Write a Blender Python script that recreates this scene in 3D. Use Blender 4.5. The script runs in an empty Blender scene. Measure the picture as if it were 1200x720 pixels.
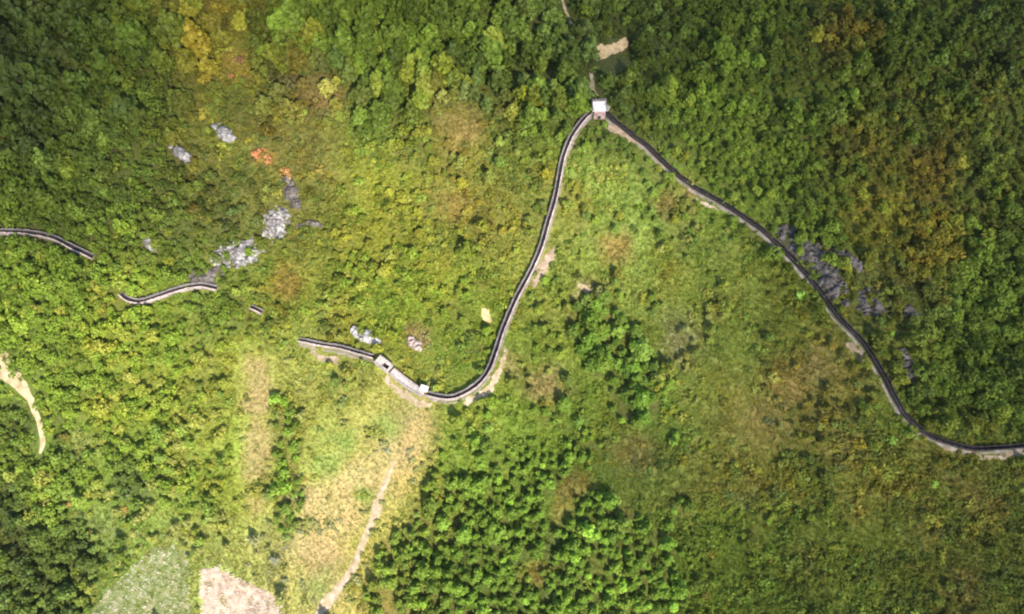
import bpy, bmesh, math, random
import numpy as np
from mathutils import Vector, Matrix

random.seed(11)
RNG = np.random.default_rng(11)
R = math.radians
SC = bpy.context.scene
COL = SC.collection

# ------------------------------------------------------------------ camera, sky, sun, exposure
TILT = R(20.0)
CAM = np.array((0.0, -96.0, 263.0))
LENS = 28.0
FPX = LENS / 36.0 * 1200.0
cam_data = bpy.data.cameras.new('camera')
cam_data.lens = LENS
cam_data.sensor_width = 36.0
cam_data.clip_start = 1.0
cam_data.clip_end = 20000.0
cam = bpy.data.objects.new('camera', cam_data)
cam.location = CAM
cam.rotation_euler = (TILT, 0, 0)
COL.objects.link(cam)
SC.camera = cam

SUN_EL = R(46.0)
SUN_AZ = (0.42, -0.907)                    # horizontal direction towards the sun: south-south-east
SUN_DIR = np.array((SUN_AZ[0] * math.cos(SUN_EL), SUN_AZ[1] * math.cos(SUN_EL), math.sin(SUN_EL)))
world = bpy.data.worlds.new('World')
SC.world = world
world.use_nodes = True
wn = world.node_tree
sky = wn.nodes.new('ShaderNodeTexSky')
sky.sky_type = 'NISHITA'
sky.sun_disc = False
sky.sun_elevation = SUN_EL
sky.sun_rotation = math.atan2(SUN_AZ[0], SUN_AZ[1])
sky.altitude = 600
wn.links.new(sky.outputs[0], wn.nodes['Background'].inputs[0])
wn.nodes['Background'].inputs[1].default_value = 0.15
sd = bpy.data.lights.new('sun', 'SUN')
sd.energy = 4.3
sd.angle = R(0.53)
sd.color = (1.0, 0.945, 0.84)
sun = bpy.data.objects.new('sun', sd)
sun.rotation_euler = Vector(-SUN_DIR).to_track_quat('-Z', 'Y').to_euler()
sun.location = tuple(SUN_DIR * 900)
COL.objects.link(sun)

SC.view_settings.view_transform = 'Standard'
SC.view_settings.look = 'None'
SC.view_settings.gamma = 1.0
SC.view_settings.use_curve_mapping = False
SC.view_settings.exposure = 1.18
SC.render.engine = 'CYCLES'
SC.cycles.filter_width = 2.1               # the drone video frame is soft
SC.cycles.max_bounces = 6
SC.cycles.diffuse_bounces = 3
SC.cycles.transparent_max_bounces = 8
SC.cycles.volume_bounces = 0

# ------------------------------------------------------------------ noise and projection
_LAT = RNG.random((256, 256))
def vnoise(x, y, ox=0.0, oy=0.0):
    x = np.asarray(x, float) + ox; y = np.asarray(y, float) + oy
    xi = np.floor(x).astype(int); yi = np.floor(y).astype(int)
    fx = x - xi; fy = y - yi
    fx = fx * fx * fx * (fx * (fx * 6 - 15) + 10); fy = fy * fy * fy * (fy * (fy * 6 - 15) + 10)
    a = _LAT[xi & 255, yi & 255]; b = _LAT[(xi + 1) & 255, yi & 255]
    c = _LAT[xi & 255, (yi + 1) & 255]; d = _LAT[(xi + 1) & 255, (yi + 1) & 255]
    return (a * (1 - fx) + b * fx) * (1 - fy) + (c * (1 - fx) + d * fx) * fy
def fbm(x, y, n=3, ox=0.0):
    s = 0; a = 0.5; t = 0
    for k in range(n):
        s = s + a * vnoise(x, y, ox + 17.3 * k, 9.1 * k + ox); t += a
        x = np.asarray(x) * 2.03; y = np.asarray(y) * 2.03; a *= 0.5
    return s / t

RIGHT = np.array((1.0, 0, 0)); UP = np.array((0, math.cos(TILT), math.sin(TILT))); FWD = np.array((0, math.sin(TILT), -math.cos(TILT)))
def to_px(P):
    d = np.asarray(P, float) - CAM
    z = d @ FWD
    return 600 + FPX * (d @ RIGHT) / z, 360 - FPX * (d @ UP) / z

def seg_dist(x, y, pts):
    """distance to a polyline and the side (positive: right of its direction of travel)"""
    x = np.asarray(x, float); y = np.asarray(y, float)
    best = np.full(x.shape, 1e9); side = np.zeros(x.shape)
    for (ax, ay), (bx, by) in zip(pts[:-1], pts[1:]):
        dx, dy = bx - ax, by - ay
        L2 = dx * dx + dy * dy + 1e-9
        t = np.clip(((x - ax) * dx + (y - ay) * dy) / L2, 0, 1)
        ex = x - (ax + t * dx); ey = y - (ay + t * dy)
        d = np.hypot(ex, ey)
        m = d < best
        best = np.where(m, d, best)
        side = np.where(m, np.sign(ex * dy - ey * dx), side)
    return best, side

def inside(x, y, poly):
    x = np.asarray(x, float); y = np.asarray(y, float)
    r = np.zeros(x.shape, bool)
    n = len(poly)
    for i in range(n):
        x1, y1 = poly[i]; x2, y2 = poly[(i + 1) % n]
        c = ((y1 > y) != (y2 > y)) & (x < (x2 - x1) * (y - y1) / (y2 - y1 + 1e-12) + x1)
        r ^= c
    return r

# wall lines as seen in the photograph (1200 x 720 pixels), each running so that its outer face is on the right
PX_WALLS = {
    'far': [(-30, 274), (-15, 272), (10, 272), (40, 274), (65, 280), (85, 290), (108, 301)],
    'hook': [(140, 343), (150, 351), (165, 354), (185, 348), (210, 339), (235, 335), (254, 338)],
    'stub': [(293, 359), (307, 366)],
    'mid': [(350, 398), (375, 404), (400, 408), (425, 415), (438, 418)],
    'pale': [(459, 435), (470, 444), (484, 454), (497, 461)],
    'climb': [(500, 462), (515, 465), (530, 466), (545, 460), (560, 450), (572, 435), (580, 415), (590, 385), (605, 350), (622, 318),
              (634, 290), (642, 262), (650, 235), (655, 210), (660, 185), (670, 160), (682, 143), (692, 133), (699, 129)],
    'ridge': [(703, 129), (711, 134), (725, 146), (745, 162), (760, 173), (775, 188), (800, 210), (820, 224), (845, 238), (870, 254), (900, 276),
              (925, 300), (950, 328), (968, 352), (985, 375), (1005, 395), (1020, 415), (1035, 440), (1048, 465), (1062, 488),
              (1085, 508), (1110, 519), (1140, 526), (1170, 525), (1215, 521), (1245, 518)],
}
RIDGE_LINE = []                               # world polylines, refined below
def flat_unproject(px, py, z=0.0):
    px = np.asarray(px, float); py = np.asarray(py, float)
    d = RIGHT * ((px - 600) / FPX)[..., None] + UP * (-(py - 360) / FPX)[..., None] + FWD
    t = (z - CAM[2]) / d[..., 2]
    return CAM + d * t[..., None]
def sstep(a, b, x):
    t = np.clip((x - a) / (b - a), 0, 1)
    return t * t * (3 - 2 * t)
def height(x, y):
    x = np.asarray(x, float); y = np.asarray(y, float)
    h = 60 * np.tanh(y / 420.0)
    h = h - 17 * np.exp(-(((x + 190) / 85) ** 2 + ((y + 85) / 60) ** 2))          # valley with the fields
    h = h + 7 * np.exp(-(((x + 95) / 60) ** 2 + ((y - 55) / 40) ** 2))            # rocky knoll
    h = h - 7 * np.exp(-(((x + 175) / 30) ** 2 + ((y - 110) / 60) ** 2))          # gully, upper left
    if RIDGE_LINE:
        da, _ = seg_dist(x, y, RIDGE_LINE[0])
        db, sb = seg_dist(x, y, RIDGE_LINE[1])
        h = h + 5.5 * np.exp(-(da / 24) ** 2) + 6.0 * np.exp(-(db / 24) ** 2)
        beyond = np.where(sb < 0, db, 0.0)
        beyond = beyond * sstep(-20, 60, x)
        h = h - 26 * (1 - np.exp(-(np.maximum(beyond - 4, 0) / 62) ** 1.5))        # the far side of the ridge falls away
    h = h + 15.0 * (fbm(x / 74, y / 74, 2, 71) - 0.5)
    h = h + 5.0 * (fbm(x / 38, y / 38, 2) - 0.5) + 1.5 * (fbm(x / 13, y / 13, 2, 40) - 0.5)
    return h
def unproject(px, py, above=0.0):
    px = np.asarray(px, float); py = np.asarray(py, float)
    d = RIGHT * ((px - 600) / FPX)[..., None] + UP * (-(py - 360) / FPX)[..., None] + FWD
    z = np.zeros(px.shape)
    for _ in range(40):
        t = (z + above - CAM[2]) / d[..., 2]
        P = CAM + d * t[..., None]
        z = 0.5 * z + 0.5 * height(P[..., 0], P[..., 1])
    return P
def upx(pts, above=0.0):
    a = np.array(pts, float)
    return unproject(a[:, 0], a[:, 1], above)
for _ in range(4):
    new = [upx(PX_WALLS['climb'], 2.0)[:, :2].tolist(), upx(PX_WALLS['ridge'], 2.0)[:, :2].tolist()]
    RIDGE_LINE[:] = new

# ------------------------------------------------------------------ cover map: what grows where (leaf and soil colours, with some sun and shade painted in)
GX = np.arange(50, 1200, 100)
GY = np.arange(50, 720, 100)
ROWS = [
 [(56,68,27),(84,92,28),(104,100,35),(88,104,34),(80,102,32),(72,92,30),(72,85,35),(68,80,30),(66,88,26),(72,80,26),(62,76,22),(58,70,22)],
 [(52,68,25),(76,88,30),(94,94,36),(96,95,44),(98,108,42),(108,108,48),(85,100,35),(80,92,35),(80,105,25),(72,88,24),(72,74,22),(68,76,24)],  # top-left cells lowered: dark green wood plus painted gully shade
 [(76,95,30),(84,100,34),(78,90,36),(98,100,42),(125,130,42),(118,118,50),(115,120,50),(114,132,56),(104,119,44),(75,90,25),(85,86,24),(75,82,24)],
 [(95,132,38),(122,142,42),(116,132,50),(120,125,45),(125,142,42),(118,130,45),(118,128,50),(120,132,56),(106,116,46),(88,96,28),(80,82,34),(70,92,28)],
 [(105,135,45),(135,152,50),(150,160,65),(160,165,78),(165,163,80),(132,147,55),(115,128,45),(114,132,52),(112,119,50),(105,100,42),(85,92,30),(68,88,24)],
 [(105,130,50),(130,155,60),(145,165,60),(162,168,78),(180,168,88),(115,138,45),(90,118,36),(95,105,40),(102,100,38),(92,95,35),(88,90,32),(82,84,30)],
 [(82,97,42),(130,155,72),(160,172,85),(180,176,95),(165,155,75),(70,100,25),(75,100,28),(85,100,30),(82,96,26),(76,86,26),(74,82,24),(68,74,22)],
]
EXTRA_RAW = [  # px, py, colour, reach in pixels
 (303,430,(172,150,80),16),(303,470,(175,150,84),18),(302,510,(177,152,84),18),(300,550,(172,150,80),17),(298,590,(165,150,70),16),
 (303,450,(174,150,82),17),(302,530,(176,152,82),17),(365,590,(186,164,92),24),(360,640,(188,166,92),24),(465,530,(190,162,92),26),(485,500,(185,155,85),28),(440,560,(192,166,90),30),(405,570,(192,168,92),26),(400,600,(195,165,92),30),(380,650,(190,160,90),28),(385,690,(180,160,85),24),
 (380,108,(116,98,60),30),(350,95,(105,96,50),20),(540,150,(125,110,60),28),(530,245,(130,115,55),22),(890,490,(122,110,55),40),
 (925,450,(116,102,52),25),(745,530,(116,112,58),26),(673,573,(118,110,52),22),(627,673,(125,110,50),16),(690,340,(135,120,65),16),
 (720,290,(128,112,58),20),(790,400,(130,126,66),30),(795,330,(116,124,48),28),(765,395,(114,122,48),20),(850,300,(112,118,50),20),(780,240,(112,104,52),18),(640,450,(150,130,65),24),(600,430,(140,130,60),16),
 (310,185,(130,105,48),12),(278,75,(122,98,45),18),(335,330,(128,112,50),20),(810,225,(130,105,65),12),(990,40,(85,78,28),30),
 (1020,250,(102,98,26),35),(1095,290,(102,92,24),35),(1000,170,(88,80,26),30),(1090,200,(84,72,24),30),(960,430,(108,98,50),25),
 (1000,592,(94,94,38),22),(1085,622,(90,86,36),22),(870,575,(100,102,44),22),(940,650,(86,90,34),22),(1130,690,(84,78,32),26),(985,530,(106,98,46),22),(1150,590,(92,86,38),24),(730,610,(104,104,48),18),(655,600,(112,108,50),16),(20,500,(76,98,42),26),(10,590,(62,78,36),28),(28,650,(66,80,36),26),(60,690,(72,86,38),20),(405,520,(145,160,62),20),(452,500,(150,158,64),18),(385,545,(150,160,66),16),(425,585,(150,158,66),13),(375,690,(150,156,70),16),(490,395,(165,130,85),14),(160,560,(80,110,52),25),(120,620,(125,135,55),25),(95,520,(140,140,60),20),(890,230,(85,105,30),25),  # bottom-left entries: darker wood with its tree shadow put into the colour
]
EXTRA = [(x, y, (c[0] * 0.97, c[1] * 1.01, c[2] + 14), r) if sum(c) > 300 else (x, y, c, r) for x, y, c, r in EXTRA_RAW]
CP = np.array([(x, y) for y in GY for x in GX], float)
def lin(c):
    c = np.asarray(c, float) / 255.0
    return np.where(c <= 0.04045, c / 12.92, ((c + 0.055) / 1.055) ** 2.4)
def lit(px, py):
    """how strongly the place is lit in the photograph (sun gap lower left, shaded right and top) - divided out of the colours"""
    g = np.exp(-(((px - 330) / 420) ** 2 + ((py - 480) / 330) ** 2))
    return 0.50 + 0.50 * g
CC = np.array([lin(c) for row in ROWS for c in row]) / lit(CP[:, 0], CP[:, 1])[:, None]
def digits(s):
    return np.array([int(ch) / 9.0 for ch in s.split()])
T_TREE = digits('9 8 6 8 8 8 7 7 8 6 7 8  9 8 5 3 4 4 6 6 8 7 6 7  8 7 6 3 3 3 2 3 4 7 6 7  8 7 6 2 3 3 1 2 2 5 5 8  7 7 5 1 1 1 2 3 1 2 5 8  7 6 6 1 1 3 4 2 1 1 1 2  8 3 1 1 2 9 8 3 1 0 1 1')
T_CON = digits('3 1 1 9 9 8 5 2 1 1 1 1  2 1 1 3 5 5 5 2 1 1 1 1  2 1 1 1 1 1 1 5 2 1 1 1  1 1 1 1 1 1 8 8 2 1 1 1  1 1 1 1 1 3 6 9 2 1 1 1  1 1 1 1 1 7 8 6 1 1 1 1  1 1 1 1 9 9 9 8 1 1 1 1')
T_SHR = digits('3 5 7 4 4 4 5 5 5 7 6 5  3 5 8 6 6 6 6 6 5 6 7 6  5 6 7 7 7 6 3 3 5 5 7 6  5 6 6 7 8 6 2 2 4 6 7 5  6 6 4 1 2 5 2 2 2 3 5 5  6 6 3 0 0 4 4 3 5 7 8 8  5 2 0 0 0 1 3 5 8 8 8 8')
def rbf(px, py, table, sig=62.0):
    px = np.asarray(px, float).ravel(); py = np.asarray(py, float).ravel()
    out = np.zeros((len(px),) + table.shape[1:])
    for s in range(0, len(px), 20000):
        a = px[s:s + 20000, None]; b = py[s:s + 20000, None]
        w = np.exp(-((a - CP[:, 0]) ** 2 + (b - CP[:, 1]) ** 2) / (2 * sig * sig)) + 1e-9
        w = np.where(w > 1e-9, w, 1e-9) / ((a - CP[:, 0]) ** 2 + (b - CP[:, 1]) ** 2 + 400) 
        w /= w.sum(1, keepdims=True)
        out[s:s + 20000] = w @ table
    return out
def cover(px, py):
    """leaf colour at a place (linear, broad light divided out, local shade kept)"""
    px = np.asarray(px, float); py = np.asarray(py, float)
    # warp the lookup so that the patches have natural outlines
    qx = np.clip(px + 70 * (fbm(px / 60, py / 60, 3, 5) - 0.5), -20, 1220)
    qy = np.clip(py + 70 * (fbm(px / 60, py / 60, 3, 25) - 0.5), -20, 740)
    c = rbf(qx, qy, CC)
    for ex, ey, ec, er in EXTRA:
        jx = px + 18 * (fbm(px / 16, py / 16, 3, 51) - 0.5); jy = py + 18 * (fbm(px / 16, py / 16, 3, 77) - 0.5)
        w = np.exp(-(((jx - ex) ** 2 + (jy - ey) ** 2) / (er * er)) ** 1.5)[:, None]
        c = c * (1 - w) + (lin(ec) / lit(ex, ey)) * w
    return c

POLY_PLANTATION = [(668, 352), (712, 345), (735, 380), (762, 425), (772, 480), (750, 500), (728, 492), (712, 455), (685, 430), (662, 395)]
POLY_WOOD = [(446, 650), (472, 605), (505, 580), (550, 562), (600, 560), (640, 590), (690, 565), (730, 580), (770, 610), (785, 650), (765, 740), (405, 740)]
POLY_HEDGE = [(322, 468), (352, 470), (356, 600), (345, 640), (325, 640), (318, 560)]
POLY_FIELD_A = [(118, 700), (150, 668), (175, 645), (205, 638), (222, 650), (224, 740), (92, 740)]
POLY_FIELD_B = [(234, 668), (258, 662), (285, 680), (312, 690), (330, 704), (334, 740), (234, 740)]
POLY_TAN = [(276, 395), (326, 405), (322, 610), (285, 640), (274, 560)]
POLY_TAN_B = [(350, 520), (380, 470), (450, 450), (515, 475), (500, 540), (470, 600), (440, 650), (412, 740), (340, 740), (335, 640)]
def densities(px, py):
    t = rbf(px, py, T_TREE); c = rbf(px, py, T_CON); s = rbf(px, py, T_SHR)
    patch = fbm(px / 40, py / 40, 3, 90) - 0.5
    t = t + 2.0 * patch * (1 - 0.8 * t)
    s = s * np.clip(0.72 + 4.2 * (fbm(px / 30, py / 30, 3, 210) - 0.5), 0.03, 1.5)
    jx = px + 22 * (fbm(px / 15, py / 15, 2, 61) - 0.5); jy = py + 22 * (fbm(px / 15, py / 15, 2, 67) - 0.5)
    kx = px + 70 * (fbm(px / 32, py / 32, 3, 161) - 0.5); ky = py + 70 * (fbm(px / 32, py / 32, 3, 167) - 0.5)
    t = np.where((px > 630) & (py > 230) & (t < 0.45), t * 0.45, t)
    bare = np.zeros(px.shape)
    for ex, ey, ec, er in EXTRA:
        if sum(ec) > 260:
            bare = np.maximum(bare, np.exp(-(((jx - ex) ** 2 + (jy - ey) ** 2) / (er * er)) ** 1.5))
    w = inside(kx, ky, POLY_WOOD)
    t = np.where(w, 0.84 + 0.5 * np.minimum(patch, 0), t); c = np.where(w, 0.95, c); s = np.where(w, 0.3, s)
    w = inside(jx, jy, POLY_TAN) | inside(kx, ky, POLY_TAN_B)
    t = np.where(w, 0.0, t); s = np.where(w, np.clip(2.5 * (fbm(px / 22, py / 22, 3, 310) - 0.49), 0.03, 0.7), s)
    t = t * (1 - 0.9 * bare); s = s * (1 - 0.75 * bare)
    w = inside(jx, jy, POLY_PLANTATION)
    t = np.where(w, 0.9, t); c = np.where(w, 1.0, c); s = np.where(w, 0.15, s)
    w = inside(jx, jy, POLY_HEDGE)
    t = np.where(w, 0.72, t); c = np.where(w, 0.0, c); s = np.where(w, 0.8, s)
    return np.clip(t, 0, 1), np.clip(c, 0, 1), np.clip(s, 0, 1)

# ------------------------------------------------------------------ object helpers
def tag(o, label=None, cat=None, group=None, kind=None):
    if label: o['label'] = label
    if cat: o['category'] = cat
    if group: o['group'] = group
    if kind: o['kind'] = kind
    return o
def link(name, me, mats=(), parent=None):
    for m in mats: me.materials.append(m)
    o = bpy.data.objects.new(name, me)
    COL.objects.link(o)
    if parent: o.parent = parent
    return o
def empty(name, loc, rz=0.0):
    o = bpy.data.objects.new(name, None)
    o.empty_display_size = 1.0
    o.location = loc; o.rotation_euler = (0, 0, rz)
    COL.objects.link(o)
    return o
def mesh_np(name, V, F):
    me = bpy.data.meshes.new(name)
    V = np.asarray(V, np.float32); F = np.asarray(F, np.int32)
    k = F.shape[1]
    me.vertices.add(len(V)); me.vertices.foreach_set('co', V.ravel())
    me.loops.add(F.size); me.loops.foreach_set('vertex_index', F.ravel())
    me.polygons.add(len(F)); me.polygons.foreach_set('loop_start', np.arange(0, F.size, k, dtype=np.int32))
    me.polygons.foreach_set('loop_total', np.full(len(F), k, np.int32))
    me.update(calc_edges=True)
    return me
class MB:
    """collects boxes and swept strips for one mesh"""
    def __init__(s): s.v = []; s.f = []
    def quad(s, *p):
        b = len(s.v); s.v += [tuple(q) for q in p]; s.f.append(tuple(range(b, b + len(p))))
    def hexa(s, p):                                   # 4 bottom, 4 top, counter-clockwise
        b = len(s.v); s.v += [tuple(q) for q in p]
        for q in ((3, 2, 1, 0), (4, 5, 6, 7), (0, 1, 5, 4), (1, 2, 6, 5), (2, 3, 7, 6), (3, 0, 4, 7)):
            s.f.append(tuple(b + i for i in q))
    def box(s, x0, x1, y0, y1, z0, z1):
        s.hexa([(x0, y0, z0), (x1, y0, z0), (x1, y1, z0), (x0, y1, z0), (x0, y0, z1), (x1, y0, z1), (x1, y1, z1), (x0, y1, z1)])
    def build(s, name, mat, parent=None, bevel=0.0):
        me = bpy.data.meshes.new(name); me.from_pydata(s.v, [], s.f); me.update()
        o = link(name, me, [mat], parent)
        if bevel:
            m = o.modifiers.new('bevel', 'BEVEL'); m.width = bevel; m.segments = 2
        return o

# ------------------------------------------------------------------ materials
def new_mat(name):
    m = bpy.data.materials.new(name); m.use_nodes = True
    nt = m.node_tree
    b = nt.nodes['Principled BSDF']
    b.inputs['Specular IOR Level'].default_value = 0.2
    b.inputs['Roughness'].default_value = 0.9
    return m, nt, b
def nd(nt, t, **k):
    n = nt.nodes.new(t)
    for a, v in k.items(): setattr(n, a, v)
    return n
def noise_ramp(nt, scale, stops, detail=6.0, rough=0.6, coord='Object', stretch=None):
    tc = nd(nt, 'ShaderNodeTexCoord')
    src = tc.outputs[coord]
    if stretch:
        mp = nd(nt, 'ShaderNodeMapping'); mp.inputs['Scale'].default_value = stretch
        nt.links.new(src, mp.inputs[0]); src = mp.outputs[0]
    n = nd(nt, 'ShaderNodeTexNoise'); n.inputs['Scale'].default_value = scale; n.inputs['Detail'].default_value = detail; n.inputs['Roughness'].default_value = rough
    nt.links.new(src, n.inputs['Vector'])
    r = nd(nt, 'ShaderNodeValToRGB')
    el = r.color_ramp.elements
    while len(el) < len(stops): el.new(0.5)
    for e, (p, c) in zip(el, stops): e.position = p; e.color = (*c, 1)
    nt.links.new(n.outputs['Fac'], r.inputs[0])
    return r, n
def bump(nt, b, h, strength, dist):
    bp = nd(nt, 'ShaderNodeBump'); bp.inputs['Strength'].default_value = strength; bp.inputs['Distance'].default_value = dist
    nt.links.new(h, bp.inputs['Height']); nt.links.new(bp.outputs[0], b.inputs['Normal'])
def noisy(name, scale, stops, bstr=0.5, bdist=0.2, **k):
    m, nt, b = new_mat(name)
    r, n = noise_ramp(nt, scale, stops, **k)
    nt.links.new(r.outputs[0], b.inputs['Base Color'])
    bump(nt, b, n.outputs['Fac'], bstr, bdist)
    return m
def stone_mat(name, c0, c1, mortar):
    m, nt, b = new_mat(name)
    tc = nd(nt, 'ShaderNodeTexCoord')
    v = nd(nt, 'ShaderNodeTexVoronoi'); v.feature = 'F1'; v.inputs['Scale'].default_value = 1.6
    nt.links.new(tc.outputs['Object'], v.inputs['Vector'])
    e = nd(nt, 'ShaderNodeTexVoronoi'); e.feature = 'DISTANCE_TO_EDGE'; e.inputs['Scale'].default_value = 1.6
    nt.links.new(tc.outputs['Object'], e.inputs['Vector'])
    r = nd(nt, 'ShaderNodeValToRGB'); el = r.color_ramp.elements
    el[0].color = (*c0, 1); el[1].color = (*c1, 1)
    sp = nd(nt, 'ShaderNodeSeparateColor'); nt.links.new(v.outputs['Color'], sp.inputs[0]); nt.links.new(sp.outputs[0], r.inputs[0])
    n = nd(nt, 'ShaderNodeTexNoise'); n.inputs['Scale'].default_value = 0.25; n.inputs['Detail'].default_value = 4
    nt.links.new(tc.outputs['Object'], n.inputs['Vector'])
    w = nd(nt, 'ShaderNodeMixRGB', blend_type='MULTIPLY'); w.inputs[0].default_value = 1.0
    wr = nd(nt, 'ShaderNodeMapRange'); wr.inputs[1].default_value = 0.3; wr.inputs[2].default_value = 0.7; wr.inputs[3].default_value = 0.6; wr.inputs[4].default_value = 1.15
    nt.links.new(n.outputs['Fac'], wr.inputs[0]); nt.links.new(r.outputs[0], w.inputs[1]); nt.links.new(wr.outputs[0], w.inputs[2])
    st = nd(nt, 'ShaderNodeMapRange'); st.inputs[1].default_value = 0.0; st.inputs[2].default_value = 0.05
    nt.links.new(e.outputs['Distance'], st.inputs[0])
    mx = nd(nt, 'ShaderNodeMixRGB'); mx.inputs[1].default_value = (*mortar, 1)
    nt.links.new(st.outputs[0], mx.inputs[0]); nt.links.new(w.outputs[0], mx.inputs[2])
    nt.links.new(mx.outputs[0], b.inputs['Base Color'])
    bump(nt, b, e.outputs['Distance'], 0.4, 0.15)
    return m

M_WALL = stone_mat('dressed_stone', (0.22, 0.175, 0.15), (0.38, 0.30, 0.26), (0.2, 0.17, 0.16))
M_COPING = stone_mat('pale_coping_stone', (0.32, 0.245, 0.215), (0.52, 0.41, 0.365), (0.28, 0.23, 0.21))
M_BACKSTONE = stone_mat('back_shade_stone', (0.16, 0.135, 0.13), (0.27, 0.23, 0.22), (0.1, 0.09, 0.09))  # north parapets painted darker than the coping, as their shaded side
M_SHADESTONE = stone_mat('ridge_shade_stone', (0.028, 0.022, 0.021), (0.062, 0.05, 0.047), (0.02, 0.017, 0.016))  # shade of the ridge wall put into its near-black parapet colour
M_WALK = stone_mat('shade_dark_slabs', (0.014, 0.011, 0.012), (0.034, 0.027, 0.028), (0.01, 0.008, 0.008))  # slab colour taken near black to carry the parapets' shade
M_PALEWALK = stone_mat('pale_walkway_slabs', (0.36, 0.30, 0.26), (0.62, 0.53, 0.46), (0.26, 0.21, 0.18))
M_WHITE = noisy('pale_plaster', 1.1, [(0.32, (0.36, 0.31, 0.26)), (0.44, (0.60, 0.54, 0.47)), (0.58, (0.78, 0.73, 0.66))], 0.2, 0.03)
M_PINK = stone_mat('pink_stone', (0.44, 0.27, 0.25), (0.56, 0.36, 0.33), (0.34, 0.22, 0.2))
M_DARK = noisy('dark_timber', 3.0, [(0.3, (0.02, 0.016, 0.015)), (0.7, (0.045, 0.035, 0.03))], 0.2, 0.02)
M_BARK = noisy('bark', 4.0, [(0.3, (0.05, 0.037, 0.026)), (0.7, (0.11, 0.085, 0.06))], 0.5, 0.05)
M_ROCK = noisy('limestone', 0.55, [(0.32, (0.05, 0.044, 0.04)), (0.48, (0.16, 0.145, 0.138)), (0.63, (0.40, 0.37, 0.35)), (0.74, (0.14, 0.135, 0.085))], 1.0, 0.6, detail=9, rough=0.68)
M_WHITEROCK = noisy('white_limestone', 0.7, [(0.30, (0.07, 0.063, 0.058)), (0.46, (0.25, 0.23, 0.22)), (0.64, (0.50, 0.465, 0.445))], 1.0, 0.6, detail=9, rough=0.68)
M_PINKROCK = noisy('pinkish_limestone', 0.7, [(0.30, (0.14, 0.10, 0.08)), (0.48, (0.36, 0.27, 0.23)), (0.66, (0.50, 0.40, 0.35))], 1.0, 0.6, detail=9, rough=0.68)
M_DIMROCK = noisy('lichen_covered_limestone', 0.5, [(0.30, (0.03, 0.025, 0.022)), (0.50, (0.085, 0.072, 0.062)), (0.66, (0.19, 0.163, 0.142)), (0.76, (0.06, 0.064, 0.03))], 1.0, 0.6, detail=9, rough=0.68)
M_PATH = noisy('pale_dirt', 0.35, [(0.3, (0.22, 0.155, 0.075)), (0.5, (0.37, 0.28, 0.16)), (0.72, (0.54, 0.44, 0.29))], 0.6, 0.15, detail=8)
M_FOOT = noisy('trodden_dirt', 0.5, [(0.3, (0.24, 0.18, 0.085)), (0.50, (0.38, 0.285, 0.17)), (0.72, (0.52, 0.42, 0.33))], 0.6, 0.15, detail=8)
M_SCAR = noisy('yellow_subsoil', 0.6, [(0.3, (0.36, 0.22, 0.09)), (0.55, (0.58, 0.40, 0.20)), (0.75, (0.68, 0.52, 0.30))], 0.9, 0.4, detail=8)
M_FIELD_A = noisy('green_field_soil', 0.5, [(0.32, (0.085, 0.115, 0.025)), (0.52, (0.16, 0.175, 0.06)), (0.68, (0.30, 0.26, 0.15))], 0.7, 0.2, detail=9)
M_FIELD_B = noisy('straw_covered_soil', 0.45, [(0.36, (0.20, 0.135, 0.085)), (0.5, (0.40, 0.285, 0.20)), (0.64, (0.56, 0.43, 0.32))], 0.8, 0.25, detail=10, rough=0.75)
M_STRAW = noisy('pale_straw', 3.0, [(0.3, (0.42, 0.36, 0.26)), (0.7, (0.62, 0.56, 0.44))], 0.3, 0.05)

def foliage_mat():
    m = bpy.data.materials.new('foliage'); m.use_nodes = True
    nt = m.node_tree; nt.nodes.clear()
    out = nd(nt, 'ShaderNodeOutputMaterial')
    at = nd(nt, 'ShaderNodeAttribute', attribute_type='INSTANCER', attribute_name='tint')
    ge = nd(nt, 'ShaderNodeNewGeometry')
    mr = nd(nt, 'ShaderNodeMapRange'); mr.inputs[3].default_value = 0.76; mr.inputs[4].default_value = 1.24
    nt.links.new(ge.outputs['Random Per Island'], mr.inputs[0])
    mu = nd(nt, 'ShaderNodeVectorMath', operation='SCALE')
    nt.links.new(at.outputs['Color'], mu.inputs[0]); nt.links.new(mr.outputs[0], mu.inputs['Scale'])
    d = nd(nt, 'ShaderNodeBsdfDiffuse'); t = nd(nt, 'ShaderNodeBsdfTranslucent'); g = nd(nt, 'ShaderNodeBsdfGlossy')
    g.inputs['Roughness'].default_value = 0.55; g.inputs['Color'].default_value = (0.5, 0.5, 0.5, 1)
    ty = nd(nt, 'ShaderNodeMixRGB', blend_type='MULTIPLY'); ty.inputs[0].default_value = 1.0; ty.inputs[2].default_value = (1.25, 1.2, 0.6, 1)
    nt.links.new(mu.outputs[0], d.inputs[0]); nt.links.new(mu.outputs[0], ty.inputs[1]); nt.links.new(ty.outputs[0], t.inputs[0])
    mx = nd(nt, 'ShaderNodeMixShader'); mx.inputs[0].default_value = 0.34
    nt.links.new(d.outputs[0], mx.inputs[1]); nt.links.new(t.outputs[0], mx.inputs[2])
    m2 = nd(nt, 'ShaderNodeMixShader'); m2.inputs[0].default_value = 0.02
    nt.links.new(mx.outputs[0], m2.inputs[1]); nt.links.new(g.outputs[0], m2.inputs[2])
    nt.links.new(m2.outputs[0], out.inputs[0])
    return m
M_LEAF = foliage_mat()

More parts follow.
